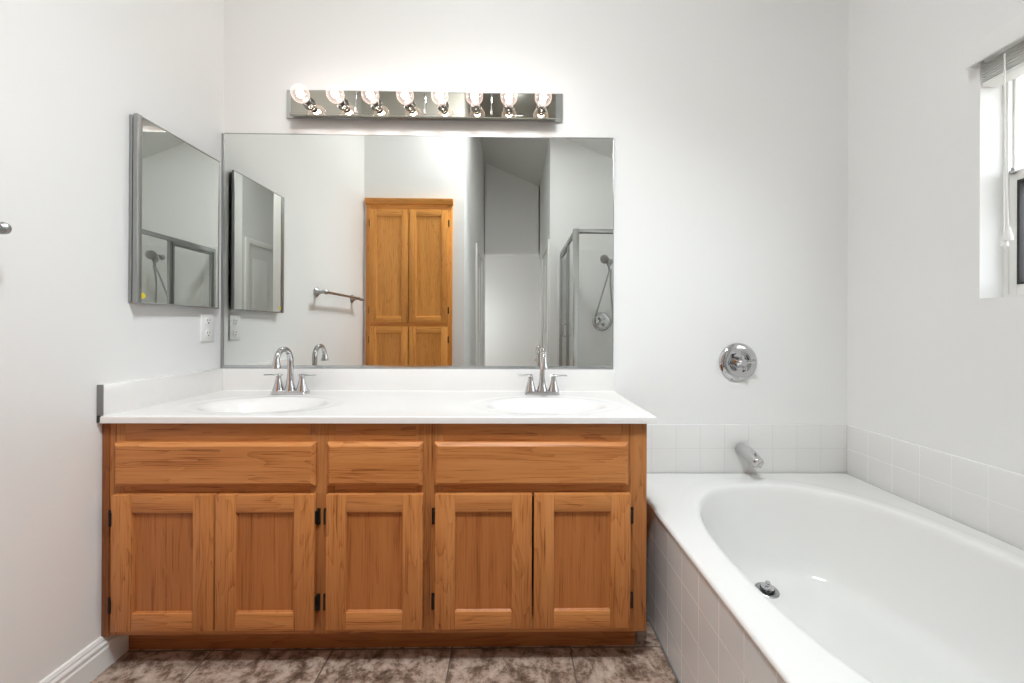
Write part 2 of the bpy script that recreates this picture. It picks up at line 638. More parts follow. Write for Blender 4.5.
# hall doors with casings, recessed white slabs
def hall_door(n, x, sgn, y0, y1, label):
    d = bpy.data.objects.new('door_%d' % n, None)
    COL.objects.link(d)
    WLOC[d] = Vector((x, (y0 + y1) / 2, 0))
    d.location = WLOC[d] * I
    struct(d, label, 'door')
    c = MB()
    for a, e in ((y0 - 2.4, y0), (y1, y1 + 2.4)):
        c.box(min(x, x + sgn * .7), max(x, x + sgn * .7), a, e, 0, 82.4, .12)
    c.box(min(x, x + sgn * .7), max(x, x + sgn * .7), y0, y1, 80, 82.4, .12)
    c.build('casing', 'white_trim', d)
    s = MB().box(min(x, x + sgn * .12), max(x, x + sgn * .12), y0, y1, 0.4, 80)
    sl = s.build('door_slab', 'shower_panel', d)
    p = MB()
    w = (y1 - y0) / 2
    for zz in ((8, 36), (42, 74)):
        for k in (0, 1):
            p.box(min(x, x + sgn * .25), max(x, x + sgn * .25), y0 + 3 + k * (w - 1), y0 + w - 2 + k * (w - 1), zz[0], zz[1], .08)
    p.build('raised_panel', 'shower_panel', d)
    return d


hall_door(1, XH0, 1, -146, -116, 'white cased doorway on the left side of the mirrored hall')
hall_door(2, XH1, -1, -138, -106, 'white cased doorway on the right side of the mirrored hall')

# low knee wall between tub and shower, shower pan and surround panels
o = MB().box(20.7, XR, -61.6, -59.3, 0, 18.0, .15).build('wall_knee', 'tile_back')
struct(o, 'low white tiled wall at the end of the tub under the shower glass', 'wall')
o = MB().box(19.2, XR, YSH, -61.6, 0, 5.0, .3).build('trim_3', 'acrylic')
struct(o, 'white shower pan', 'shower pan')
o = MB().box(19.5, XR, YSH, YSH + .3, 5, 77.3, .05)
o.box(XR - .3, XR, YSH + .3, -61.6, 5, 77.3, .05)
o = o.build('wall_surround', 'shower_panel')
struct(o, 'grey white shower wall panels behind the hand shower in the mirror', 'wall')

# ------------------------------------------------------------------ window
win = bpy.data.objects.new('window_1', None)
COL.objects.link(win)
WLOC[win] = Vector((66, (WY0 + WY1) / 2, WZ0))
win.location = WLOC[win] * I
struct(win, 'white vinyl hung window recessed in the right wall', 'window')
f = MB()
f.box(64.6, 65.0, WY1 - .5, WY1, WZ0, WZ1, .05)
f.box(65.0, 67.8, WY1 - .06, WY1, WZ0, WZ1)
f.box(64.6, 67.8, WY0, WY0 + .5, WZ0, WZ1, .05)
f.box(64.6, 67.8, WY0 + .5, WY1 - .5, WZ0, WZ0 + .5, .05)
f.box(64.6, 67.8, WY0 + .5, WY1 - .5, WZ1 - .6, WZ1, .05)
f.build('window_frame', 'vinyl', win)


def sash(name, x0, x1, z0, z1, y1, st, glass_x, gasket):
    y0 = WY0 + .5
    s = MB()
    s.box(x0, x1, y1 - st, y1, z0, z1, .06)
    s.box(x0, x1, y0, y0 + .85, z0, z1, .06)
    s.box(x0, x1, y0 + .85, y1 - st, z0, z0 + 1.3, .06)
    s.box(x0, x1, y0 + .85, y1 - st, z1 - 1.3, z1, .06)
    s = s.build(name, 'vinyl', win)
    MB().box(glass_x - .05, glass_x + .05, y0 + .85, y1 - st, z0 + 1.3, z1 - 1.3).build('window_glass', 'window_glass', s)
    if gasket:
        k = MB()
        a, e, c, d = y0 + .85, y1 - st, z0 + 1.3, z1 - 1.3
        k.box(x0 - .02, x1 - .1, e - .28, e, c, d, .03)
        k.box(x0 - .02, x1 - .1, a, a + .28, c, d, .03)
        k.box(x0 - .02, x1 - .1, a + .28, e - .28, c, c + .28, .03)
        k.box(x0 - .02, x1 - .1, a + .28, e - .28, d - .28, d, .03)
        k.build('gasket', 'rubber', s)
    return s


sash('upper_sash', 65.85, 66.8, 62.4, WZ1 - .6, WY1 - .07, .2, 66.4, False)
ls = sash('lower_sash', 64.75, 65.75, WZ0 + .5, 64.0, WY1 - .5, .85, 65.3, True)
MB().box(64.35, 64.75, -22.5, -21.9, 63.6, 64.1, .1).box(64.2, 64.6, -22.6, -22.2, 64.0, 64.35, .1).build('sash_lock', 'brushed_nickel', ls)
# rolled sill inside the recess
MB().box(XR, 64.6, WY0, WY1, WZ0 - .02, WZ0 + .05).build('window_sill', 'white_trim', win)

# ------------------------------------------------------------------ vanity cabinet
van = thing('vanity_cabinet', (-16.8, -10, 0), 'long oak double sink vanity cabinet with five panelled doors and three drawer fronts', 'cabinet')
CX0, CX1, CZ0, CZ1 = -51.65, 17.52, 4.25, 31.27
YF = -21.2
cs = MB()
cs.box(CX0, CX0 + .7, YF + .75, -.02, CZ0, CZ1)
cs.box(CX1 - .7, CX1, YF + .75, -.02, CZ0, CZ1)
cs.box(CX0 + .7, CX1 - .7, YF + .75, -.3, CZ0, CZ0 + .6)
cs.box(CX0 + .7, CX1 - .7, -.5, -.02, CZ0 + .6, CZ1 - 6)
cs.build('carcass', 'oak_side', van)
# face frame: stiles vertical grain, rails horizontal grain
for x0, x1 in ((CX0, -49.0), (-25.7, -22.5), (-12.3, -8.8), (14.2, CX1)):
    MB().box(x0, x1, YF, YF + .75, CZ0, CZ1, .04).build('face_stile', 'oak_frame_shaded_vertical', van)
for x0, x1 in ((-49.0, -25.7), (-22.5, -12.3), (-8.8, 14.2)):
    MB().box(x0, x1, YF + .015, YF + .75, 28.2, CZ1, .03).build('face_rail', 'oak_frame_shaded_horizontal', van)
    MB().box(x0, x1, YF + .015, YF + .75, 21.7, 23.9, .03).build('face_rail', 'oak_frame_shaded_horizontal', van)
    MB().box(x0, x1, YF + .015, YF + .75, CZ0, 5.9, .03).build('face_rail', 'oak_frame_shaded_horizontal', van)
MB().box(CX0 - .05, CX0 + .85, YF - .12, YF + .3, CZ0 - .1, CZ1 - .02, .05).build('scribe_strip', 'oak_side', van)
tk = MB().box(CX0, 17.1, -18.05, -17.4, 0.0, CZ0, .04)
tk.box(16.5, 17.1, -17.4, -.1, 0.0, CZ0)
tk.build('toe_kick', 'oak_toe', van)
YD = -21.98


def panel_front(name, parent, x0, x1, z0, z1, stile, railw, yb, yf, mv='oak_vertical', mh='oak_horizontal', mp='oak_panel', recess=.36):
    """framed door: two stiles, two rails and a recessed flat panel, the stiles being the part's own mesh"""
    d = bpy.data.objects.new(name, None)
    COL.objects.link(d)
    WLOC[d] = Vector(((x0 + x1) / 2, (yf + yb) / 2, (z0 + z1) / 2))
    d.parent = parent
    d.location = (WLOC[d] - WLOC[parent]) * I
    for a, e in ((x0, x0 + stile), (x1 - stile, x1)):
        MB().box(a, e, yf, yb, z0, z1, .1).build('door_stile', mv, d)
    for a, e in ((z1 - railw, z1), (z0, z0 + railw)):
        MB().box(x0 + stile - .02, x1 - stile + .02, yf + .012, yb, a, e, .09).build('door_rail', mh, d)
    p = MB()
    a, e, c, g = x0 + stile, x1 - stile, z0 + railw, z1 - railw
    yp = yf + recess
    # inner moulding slope + flat field
    m = .34
    p.loft([[(a - .05, yf + .1, c - .05), (e + .05, yf + .1, c - .05), (e + .05, yf + .1, g + .05), (a - .05, yf + .1, g + .05)],
            [(a + m * .4, yp - .08, c + m * .4), (e - m * .4, yp - .08, c + m * .4), (e - m * .4, yp - .08, g - m * .4), (a + m * .4, yp - .08, g - m * .4)],
            [(a + m * .45, yp, c + m * .45), (e - m * .45, yp, c + m * .45), (e - m * .45, yp, g - m * .45), (a + m * .45, yp, g - m * .45)]], cap_end=True)
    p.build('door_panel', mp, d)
    return d


def hinge(parent, x, z, y, side):
    """semi-concealed black hinge: leaf on the face frame and knuckle at the door edge"""
    h = MB()
    h.box(x - .22, x + .22, y - .12, y + .06, z - 1.05, z + 1.05, .06)
    h.tube([(x - side * .22, y - .28, z - .8), (x - side * .22, y - .28, z + .8)], .17, 10)
    h.lathe([(0, -.1), (.1, -.06), (.1, 0)], (x, y - .1, z + .6), (0, -1, 0), 8)
    h.lathe([(0, -.1), (.1, -.06), (.1, 0)], (x, y - .1, z - .6), (0, -1, 0), 8)
    h.build('hinge', 'black_metal', parent)


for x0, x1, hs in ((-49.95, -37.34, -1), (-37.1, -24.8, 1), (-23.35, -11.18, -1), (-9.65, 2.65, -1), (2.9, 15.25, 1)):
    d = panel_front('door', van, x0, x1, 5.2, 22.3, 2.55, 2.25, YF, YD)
    hx = (x0 - .3) if hs < 0 else (x1 + .3)
    for z in (19.3, 8.4):
        hinge(d, hx, z, YF - (.5 if x0 < -45 else .12), hs)

for x0, x1 in ((-49.85, -24.8), (-23.35, -11.3), (-9.8, 15.0)):
    z0, z1 = 23.3, 28.8
    m = .42
    q = MB()
    y0, y1, y2 = YF, YF - .4, YD
    rect = lambda i, y: [(x0 + i, y, z0 + i), (x1 - i, y, z0 + i), (x1 - i, y, z1 - i), (x0 + i, y, z1 - i)]
    q.loft([rect(0, y0), rect(0, y1), rect(.1, y1 - .12), rect(m, y2 + .02), rect(m + .06, y2)], cap_end=True, cap_start=True)
    q.build('drawer_front', 'oak_horizontal', van, angle=15)

# ------------------------------------------------------------------ countertop with integral basins
ct = thing('vanity_countertop', (-16.6, -11, 31.27), 'glossy white cultured marble double sink countertop on the oak vanity', 'countertop')
TX0, TX1, TY0, TY1, TZ, TB = -51.62, 18.55, -22.0, -0.02, 32.18, 31.28
BAS = [(-36.1, -13.3), (5.05, -13.3)]


def sm(t):
    t = max(0.0, min(1.0, t))
    return t * t * (3 - 2 * t)


def top_z(x, y):
    z = TZ
    for cx, cy in BAS:
        r2 = math.hypot((x - cx) / 11.6, (y - cy) / 7.9)
        z -= .07 * sm((1.0 - r2) / .14)
        r = math.hypot((x - cx) / 8.9, (y - cy) / 6.0)
        if r < 1.06:
            z -= 4.6 * (1 - min(1, r / 1.06) ** 2.4) ** .9 * sm((1.06 - r) / .42)
    ed = min(y - TY0, TX1 - x)
    if ed < .22:
        z -= .22 - math.sqrt(max(0, .22 ** 2 - (.22 - ed) ** 2))
    cv = TY1 - .75 - y
    if cv < .3:
        z += .06 * sm((.3 - cv) / .3)
    return z


nx, ny = 210, 74
xs = [TX0 + (TX1 - .22 - TX0) * i / nx for i in range(nx + 1)] + [TX1 - .22 + .22 * math.sin(a * math.pi / 8) for a in (1, 2, 3, 4)]
ys = [TY0 + .22 - .22 * math.sin(a * math.pi / 8) for a in (4, 3, 2, 1)] + [TY0 + .22 + (TY1 - TY0 - .22) * j / ny for j in range(ny + 1)]
b = MB()
gv = [[b.bm.verts.new((x, y, top_z(x, y))) for y in ys] for x in xs]
for i in range(len(xs) - 1):
    for j in range(len(ys) - 1):
        b.bm.faces.new((gv[i][j], gv[i + 1][j], gv[i + 1][j + 1], gv[i][j + 1]))
front = [gv[i][0] for i in range(len(xs))]
fb = [b.bm.verts.new((v.co.x, v.co.y, TB)) for v in front]
fk = [b.bm.verts.new((v.co.x, TY0 + 1.6, TB)) for v in front]
for i in range(len(front) - 1):
    b.bm.faces.new((front[i + 1], front[i], fb[i], fb[i + 1]))
    b.bm.faces.new((fb[i + 1], fb[i], fk[i], fk[i + 1]))
rt = [gv[-1][j] for j in range(len(ys))]
rb = [fb[-1]] + [b.bm.verts.new((v.co.x, v.co.y, TB)) for v in rt[1:]]
rk = [b.bm.verts.new((CX1 - .4, v.co.y, TB)) for v in rt]
for j in range(len(rt) - 1):
    b.bm.faces.new((rt[j], rt[j + 1], rb[j + 1], rb[j]))
    b.bm.faces.new((rb[j], rb[j + 1], rk[j + 1], rk[j]))
b.build('slab', 'marble', ct, angle=50)
MB().box(-51.75, TX1 - .08, -.78, -.01, TZ - .02, 36.05, .1).build('backsplash', 'marble', ct)
ss = MB().box(-51.75, -51.0, TY0 + .12, -.78, TZ - .02, 36.05, .08).build('side_splash', 'marble', ct)
MB().box(-51.76, -50.98, TY0 - .03, TY0 + .16, TZ + .03, 36.1, .09).build('end_cap', 'grey_caulk', ss)
MB().box(-51.77, -51.3, TY0 - .03, TY0 + .5, TB, TZ + .12, .1).build('edge_caulk', 'shadow_slot', ct)
for cx, cy in BAS:
    MB().lathe([(0, .02), (.9, .02), (1.05, -.02), (1.05, -.3)], (cx, cy, top_z(cx, cy) + .04), (0, 0, 1), 24).build('basin_drain', 'chrome', ct)


# ------------------------------------------------------------------ faucets
def faucet(cx, cy):
    z = TZ - .03
    t = thing('sink_faucet', (cx, cy, z), 'chrome gooseneck faucet with two levers at the left basin', 'faucet', 'chrome faucets on the double vanity')
    prof = lambda s, zz: [(cx + px * s, cy + py * s, zz) for px, py in
                          [(-2.95, -.55), (-2.6, -.95), (2.6, -.95), (2.95, -.55), (2.95, .7), (2.6, .95), (-2.6, .95), (-2.95, .7)]]
    MB().loft([prof(1, z), prof(1, z + .42), prof(.95, z + .62), prof(.9, z + .68)], cap_end=True, cap_start=True).build('base_plate', 'chrome', t)
    s = MB()
    pts = [(cx, cy, z + .6), (cx, cy, z + 5.6)]
    R = 2.05
    for k in range(1, 13):
        a = math.pi * .93 * k / 12
        pts.append((cx, cy - R + R * math.cos(a), z + 5.6 + R * math.sin(a)))
    last = Vector(pts[-1])
    pts.append(tuple(last + Vector((0, -.05, -.7))))
    s.tube(pts, [.46] * 3 + [.44] * (len(pts) - 3), 18)
    s.lathe([(.95, 0), (.85, .4), (.62, 1.1), (.5, 2.0), (.46, 3.2)], (cx, cy, z + .6), (0, 0, 1), 24)
    sp = s.build('spout', 'chrome', t)
    MB().lathe([(.45, .3), (.5, .1), (.56, -.4), (.72, -.95), (.7, -1.05), (.45, -1.05), (.4, -.9)], tuple(last + Vector((0, -.04, -.35))), (0, .06, 1), 20).build('aerator', 'chrome', sp)
    MB().tube([(cx, cy + .72, z + .5), (cx, cy + .72, z + 2.3)], .12, 10).lathe([(.0, 2.75), (.2, 2.65), (.22, 2.45), (.12, 2.3)], (cx, cy + .72, z), (0, 0, 1), 12).build('lift_rod', 'chrome', t)
    for sd in (-1, 1):
        hx = cx + sd * 1.95
        h = MB().lathe([(.98, .55), (.92, .8), (.7, 1.5), (.5, 2.3), (.42, 2.7), (.42, 2.85), (.3, 3.0), (0, 3.02)], (hx, cy, z), (0, 0, 1), 24).build('handle', 'chrome', t)
        lv = MB()
        lv.lathe([(.0, 3.45), (.36, 3.4), (.4, 3.2), (.36, 2.98)], (hx, cy, z), (0, 0, 1), 18)
        P, W = [], []
        for k in range(7):
            u = k / 6
            P.append((hx - sd * .5 + sd * u * 2.75, cy - .1 * u, z + 3.22 + .02 * math.sin(u * 3)))
        rings = []
        for k, p in enumerate(P):
            u = k / 6
            hw, ht = .34 + .04 * u, .13 + .04 * (1 - u)
            rings.append([(p[0], p[1] + hw * math.cos(a * math.pi / 5), p[2] + ht * math.sin(a * math.pi / 5)) for a in range(10)])
        lv.loft(rings, cap_end=True, cap_start=True)
        lv.build('lever', 'satin_chrome', h)
    return t


fa = faucet(-37.25, -4.45)
fa2 = copy_tree(fa)
fa2.location.x = 5.15 * I
fa2['label'] = 'chrome gooseneck faucet with two levers at the right basin'

# ------------------------------------------------------------------ wall mirror
wm = thing('wall_mirror', (-16.7, -.1, 36.1), 'large frameless mirror spanning the wall above the vanity', 'mirror')
MX0, MX1, MZ0, MZ1 = XL + .02, 18.2, 36.1, 77.8
MB().box(MX0 + .3, MX1, -.25, 0, MZ0 + .35, MZ1).build('mirror_glass', 'silvered_glass', wm)
MB().box(MX0 + .3, MX1 + .02, -.36, 0, MZ0 - .02, MZ0 + .12, .02).box(MX0 + .3, MX1 + .02, -.40, -.255, MZ0 - .02, MZ0 + .5, .03).build('bottom_channel', 'aluminium', wm)
MB().box(MX0, MX0 + .42, -.42, 0, MZ0 - .02, MZ1 + .02, .04).build('side_channel', 'brushed_nickel', wm)
MB().box(MX0 + .3, MX1 + .02, -.27, 0, MZ1 - .02, MZ1 + .16, .02).build('top_edge', 'brushed_nickel', wm)
MB().box(MX1 - .02, MX1 + .14, -.27, 0, MZ0, MZ1 + .16, .02).build('right_edge', 'aluminium', wm)

# ------------------------------------------------------------------ medicine cabinet on the left wall
mc = thing('medicine_cabinet', (XL, -11, 46.5), 'chrome edged mirrored medicine cabinet on the left wall', 'medicine cabinet')
MB().box(XL, -51.32, -17.9, -2.7, 46.6, 72.0, .05).build('cabinet_body', 'dull_aluminium', mc)
dr = MB()
DY0, DY1, DZ0, DZ1 = -18.0, -2.1, 46.55, 72.1
dr.box(-51.2, -50.95, DY0, DY1, DZ0, DZ1, .03)
dr.box(-51.0, -50.62, DY0, DY0 + .75, DZ0, DZ1, .03)
dr.box(-51.0, -50.72, DY1 - .16, DY1, DZ0, DZ1, .03)
dr.box(-51.0, -50.72, DY0 + .75, DY1 - .16, DZ0, DZ0 + .2, .03)
dr.box(-51.0, -50.72, DY0 + .75, DY1 - .16, DZ1 - .16, DZ1, .03)
dr = dr.build('mirror_door', 'dull_aluminium', mc)
dr.rotation_euler = (0, 0, math.radians(.63))
MB().box(-50.97, -50.8, DY0 + .75, DY1 - .16, DZ0 + .2, DZ1 - .16).build('mirror_glass', 'silvered_glass', dr)
sk = MB().lathe([(0, 0), (.38, 0), (.38, .02), (0, .02)], (-50.8, -16.85, 47.6), (1, 0, 0), 24).build('sticker', 'yellow_paper', dr)
sk['label'] = 'small round yellow sticker'
MB().box(-50.78, -50.77, -17.0, -16.93, 47.65, 47.8).box(-50.78, -50.77, -16.78, -16.71, 47.65, 47.8).box(-50.78, -50.77, -16.98, -16.72, 47.42, 47.47).build('sticker_print', 'dark_ink', sk)

# ------------------------------------------------------------------ wall outlet
ou = thing('wall_outlet', (XL, -3.65, 41.0), 'white duplex outlet on the left wall below the medicine cabinet', 'outlet')
pl = MB().box(XL, XL + .25, -5.1, -2.2, 41.0, 45.6, .09).build('cover_plate', 'white_plastic', ou)
for zc_ in (42.25, 44.35):
    rc = MB().lathe([(.0, .33), (.62, .33), (.66, .28), (.66, .2)], (XL, -3.65, zc_), (1, 0, 0), 24, sx=1.0).build('receptacle', 'white_plastic', ou)
    q = MB()
    q.box(XL + .32, XL + .345, -3.95, -3.86, zc_ - .02, zc_ + .36)
    q.box(XL + .32, XL + .345, -3.46, -3.37, zc_ + .02, zc_ + .32)
    q.lathe([(0, .345), (.13, .345), (.13, .32)], (XL, -3.65, zc_ - .3), (1, 0, 0), 12)
    q.build('slots', 'shadow_slot', rc)

# ------------------------------------------------------------------ vanity light bar
lb = thing('vanity_light_bar', (-15.6, 0, 80.6), 'chrome vanity light bar with eight round bulbs above the mirror', 'light fixture')
MB().box(-40.4, 8.95, -.4, 0, 80.7, 85.75, .08).build('back_plate', 'satin_chrome', lb)
BY = -1.65
bp_ = MB().prism([(-.4, 80.75), (BY - .2, 80.35), (BY - .42, 80.45), (BY - .42, 80.75), (BY, 81.0), (BY, 84.85), (-.4, 85.2)], 0, -38.95, 7.55).build('reflector_face', 'plate_mirror', lb, angle=25)
for x in (-27.6, -15.5, -3.8):
    MB().box(x - .14, x + .14, BY - .09, BY + .02, 81.0, 84.85, .04).build('divider_strip', 'chrome', bp_)
BZ = 82.55
sock0 = None
for k in range(8):
    x = -35.7 + 40.8 / 7 * k
    if k == 0:
        so = MB().lathe([(.0, 0), (1.05, 0), (1.0, .3), (.78, .55), (.72, .9), (.6, .92), (.6, .5)], (x, BY, BZ), (0, -1, 0), 28).build('socket', 'chrome', lb)
        nk = MB().lathe([(.5, .5), (.58, .9), (.58, 1.45), (.62, 1.75)], (x, BY, BZ), (0, -1, 0), 24).build('bulb_neck', 'dark_edge', so)
        pr = [(.54, 1.6)]
        R, c = 1.45, 3.1
        for a in range(6, 41):
            an = math.pi * a / 40 * .985 + .015 * math.pi
            pr.append((max(0, R * math.sin(an)), c - R * math.cos(an)))
        pr[-1] = (0, c + R)
        gl = MB().lathe(pr, (x, BY, BZ), (0, -1, 0), 32).build('bulb', 'bulb_glass', so)
        fi = MB().lathe([(0, -.7), (.26, -.62), (.5, -.4), (.62, 0), (.5, .4), (.26, .62), (0, .7)], (x, BY - 3.1, BZ), (0, -1, 0), 20)
        fi.build('glowing_filament', 'filament_glow', so)
        sock0 = so
    else:
        c2 = copy_tree(sock0, lb)
        c2.location.x = sock0.location.x + 40.8 / 7 * k * I

# ------------------------------------------------------------------ bathtub
bt = thing('bathtub', (41, -32, 0), 'white oval drop in bathtub with tiled apron under the window', 'bathtub')
RX0, RX1, RY0, RY1, RZ = 20.55, XR - .4, -59.25, -.4, 17.42
CXT, CYT, TA, TBB = 40.6, -30.2, 15.75, 23.8
NA = 144
ang = [2 * math.pi * k / NA for k in range(NA)]
for cxx, cyy in ((RX0, RY0), (RX0, RY1), (RX1, RY0), (RX1, RY1)):
    a = math.atan2(cyy - CYT, cxx - CXT) % (2 * math.pi)
    k = min(range(NA), key=lambda i: abs(ang[i] - a))
    ang[k] = a


def rect_ring(z, ins=0.0):
    out = []
    for a in ang:
        c, s = math.cos(a), math.sin(a)
        ts = []
        if c > 1e-9: ts.append((RX1 - ins - CXT) / c)
        if c < -1e-9: ts.append((RX0 + ins - CXT) / c)
        if s > 1e-9: ts.append((RY1 - ins - CYT) / s)
        if s < -1e-9: ts.append((RY0 + ins - CYT) / s)
        t = min(ts)
        out.append((CXT + c * t, CYT + s * t, z))
    return out


def oval_ring(z, a_, b_, n=2.4, cy=CYT):
    out = []
    for t in ang:
        c, s = math.cos(t), math.sin(t)
        r = (abs(c / a_) ** n + abs(s / b_) ** n) ** (-1 / n)
        out.append((CXT + c * r, cy + s * r, z))
    return out


rings = [rect_ring(16.85, .35), rect_ring(16.85, .03), rect_ring(16.95, 0), rect_ring(17.1, .03), rect_ring(17.25, .12), rect_ring(17.36, .28), rect_ring(17.4, .55),
         oval_ring(17.42, TA * 1.17, TBB * 1.16), oval_ring(17.46, TA * 1.15, TBB * 1.14), oval_ring(17.5, TA * 1.125, TBB * 1.115), oval_ring(17.53, TA * 1.09, TBB * 1.085),
         oval_ring(17.52, TA * 1.045, TBB * 1.03), oval_ring(17.45, TA * 1.015, TBB * 1.01), oval_ring(17.2, TA, TBB), oval_ring(16.6, TA * .985, TBB * .99),
         oval_ring(14, TA * .955, TBB * .972), oval_ring(10, TA * .90, TBB * .94), oval_ring(7, TA * .85, TBB * .912), oval_ring(5.4, TA * .81, TBB * .885),
         oval_ring(4.6, TA * .76, TBB * .855), oval_ring(4.15, TA * .69, TBB * .815), oval_ring(3.95, TA * .6, TBB * .76), oval_ring(3.85, TA * .4, TBB * .5), oval_ring(3.8, TA * .1, TBB * .12)]
MB().loft(rings, cap_end=True).build('tub_shell', 'acrylic', bt, angle=60)
MB().box(20.68, 21.5, -59.28, -.05, 0, 16.84).build('tiled_apron', 'tile_apron', bt)
MB().box(20.5, 20.7, -59.28, -.05, 0, .28, .05).build('base_caulk', 'grey_caulk', bt)
DX, DY, DZ = 38.6, -12.9, 4.15
dn = MB().lathe([(0, .05), (1.0, .06), (1.25, .12), (1.5, .1), (1.62, 0), (1.62, -.3)], (DX, DY, DZ), (0, -.12, 1), 28).build('drain', 'brushed_nickel', bt)
MB().lathe([(.0, .12), (.95, .12), (1.0, .3), (.0, .3)], (DX, DY, DZ), (0, -.12, 1), 24).build('drain_gasket', 'porcelain_black', dn)
MB().lathe([(0, .3), (.85, .3), (.9, .5), (.75, .72), (.3, .85), (.24, 1.0), (.34, 1.15), (.34, 1.3), (0, 1.4)], (DX, DY, DZ), (0, -.12, 1), 24).build('stopper', 'chrome', dn)

# tub spout and mixing valve
ts = thing('tub_spout', (41.6, -.4, 20.6), 'satin chrome tub spout on the white tile', 'tub spout')
rings = []
for k in range(15):
    u = k / 14
    y = -.38 - 5.4 * u
    r = 1.1 + .05 * math.sin(u * 3) - .28 * u ** 2
    zc0 = 21.75 - .15 * u - .75 * u ** 2.5
    hgt = r * (1 - .05 * u)
    rings.append([(41.6 + r * math.cos(a * math.pi / 10), y - (.25 * u * math.sin(a * math.pi / 10)), zc0 + hgt * math.sin(a * math.pi / 10)) for a in range(20)])
r_last = [(41.6 + (p[0] - 41.6) * .7, p[1] - .22, 20.7 + (p[2] - 20.7) * .75) for p in rings[-1]]
MB().loft(rings + [r_last], cap_end=True, cap_start=True).build('spout_body', 'satin_chrome', ts, angle=60)
MB().lathe([(.62, -.35), (.66, .5), (.0, .5)], (41.6, -5.25, 20.35), (0, .1, 1), 18).build('outlet', 'satin_chrome', ts)
MB().tube([(41.6, -4.9, 21.6), (41.6, -4.95, 22.15)], .11, 10).lathe([(.12, 0), (.24, .1), (.2, .3), (0, .35)], (41.6, -4.95, 22.1), (0, 0, 1), 12).build('diverter_knob', 'chrome', ts)

tv = thing('tub_valve', (41.2, 0, 37.4), 'round chrome tub valve with lever handle on the wall above the tub', 'valve')
es = MB().lathe([(0, .38), (1.2, .4), (2.1, .62), (2.5, .66), (3.0, .55), (3.4, .3), (3.52, .05), (3.52, 0)], (41.2, 0, 37.4), (0, -1, 0), 48).build('escutcheon', 'chrome', tv)
for a in (.5, 2.2, 3.7, 5.3):
    MB().tube([(41.2 + 1.75 * math.cos(a + d), -.5, 37.4 + 1.75 * math.sin(a + d)) for d in (-.25, -.12, 0, .12, .25)], .13, 8).build('dial_mark', 'porcelain_black', es)
MB().lathe([(1.15, .35), (1.0, .9), (.78, 1.4), (.72, 1.9), (.55, 2.1), (0, 2.15)], (41.2, 0, 37.4), (0, -1, 0), 28).build('hub', 'chrome', tv)
hd = MB()
for a in (.25, .25 + math.pi * .5, .25 + math.pi, .25 + math.pi * 1.5):
    L = 1.9 if abs(a - .25) < .1 else 1.25
    p0 = Vector((41.2, -1.75, 37.4))
    dv = Vector((math.cos(a), -.08, math.sin(a)))
    hd.tube([tuple(p0 + dv * s) for s in (0, .4 * L, .75 * L, L, L * 1.06)], [.34, .28, .36, .38, .2], 12)
hd.build('handle', 'chrome', tv)

# ------------------------------------------------------------------ towel bar on the left wall
tb = thing('towel_bar', (XL, -47, 52), 'grey metal towel bar on the left wall seen in the mirror', 'towel bar')
TZZ, TXX = 52.75, -49.0
for y in (-35.4, -59.4):
    MB().lathe([(1.35, 0), (1.3, .25), (.85, .55), (.55, 1.0), (.42, 1.7), (.5, 2.3), (.62, 2.6), (.62, 2.95), (.4, 3.2), (0, 3.25)], (XL, y, TZZ), (1, 0, 0), 24).build('post', 'brushed_nickel', tb)
MB().tube([(TXX, -34.6, TZZ), (TXX, -60.2, TZZ)], .36, 16).build('bar', 'brushed_nickel', tb)
for y, s in ((-35.2, 1), (-59.6, -1)):
    MB().lathe([(.36, 0), (.62, .3), (.66, .6), (.45, .95), (.42, 1.1), (.6, 1.4), (.52, 1.75), (0, 2.0)], (TXX, y, TZZ), (0, s, 0), 20).build('finial', 'brushed_nickel', tb)

# ------------------------------------------------------------------ linen cabinet (rear wall, seen in the mirror)
lc = thing('linen_cabinet', (-36, -69.6, 0), 'tall honey oak linen cabinet with four panelled doors seen in the mirror', 'cabinet')
LY = YREAR + .75
for x0, x1 in ((-50.75, -48.6), (-23.2, -20.9)):
    MB().box(x0, x1, YREAR + .01, LY, 3.5, 87.5, .05).build('face_stile', 'honey_oak_vertical', lc)
for z0, z1 in ((83.6, 87.5), (43.0, 46.2), (3.5, 6.5)):
    MB().box(-48.6, -23.2, YREAR + .01, LY, z0, z1, .05).build('face_rail', 'honey_oak_horizontal', lc)
MB().prism([(LY - .05, 86.2), (LY + .5, 86.4), (LY + .65, 86.9), (LY + .95, 87.5), (LY + 1.0, 88.2), (YREAR + .02, 88.2), (YREAR + .02, 86.2)], 0, -50.95, -20.7).build('crown_trim', 'honey_oak_horizontal', lc)
MB().box(-48.6, -23.2, YREAR + .01, YREAR + .3, 3.5, 86).build('back_panel', 'oak_side', lc)
MB().box(-50.75, -20.9, YREAR + .01, YREAR + .45, 0, 3.5).build('toe_board', 'honey_oak_horizontal', lc)
for z0, z1 in ((45.1, 84.4), (5.2, 43.9)):
    for x0, x1, hs in ((-49.35, -36.0, -1), (-35.7, -22.35, 1)):
        d = panel_front('door', lc, -x1, -x0, z0, z1, 2.35, 2.3, 0, -.75, 'honey_oak_vertical', 'honey_oak_horizontal', 'honey_oak_vertical')
        # panel_front builds facing -Y; turn the door half way round so that it faces the vanity
        d.rotation_euler = (0, 0, math.pi)
        d.location = (Vector(((x0 + x1) / 2, LY + .375, (z0 + z1) / 2)) - WLOC[lc]) * I
        for z in (z0 + 4.5, z1 - 4.5):
            h = MB()
            hx = x0 - .2 if hs < 0 else x1 + .2
            h.box(hx - .2, hx + .2, LY - .02, LY + .2, z - 1.2, z + 1.2, .06)
            h.tube([(hx - hs * .15, LY + .3, z - .9), (hx - hs * .15, LY + .3, z + .9)], .17, 10)
            h.build('hinge', 'black_metal', lc)

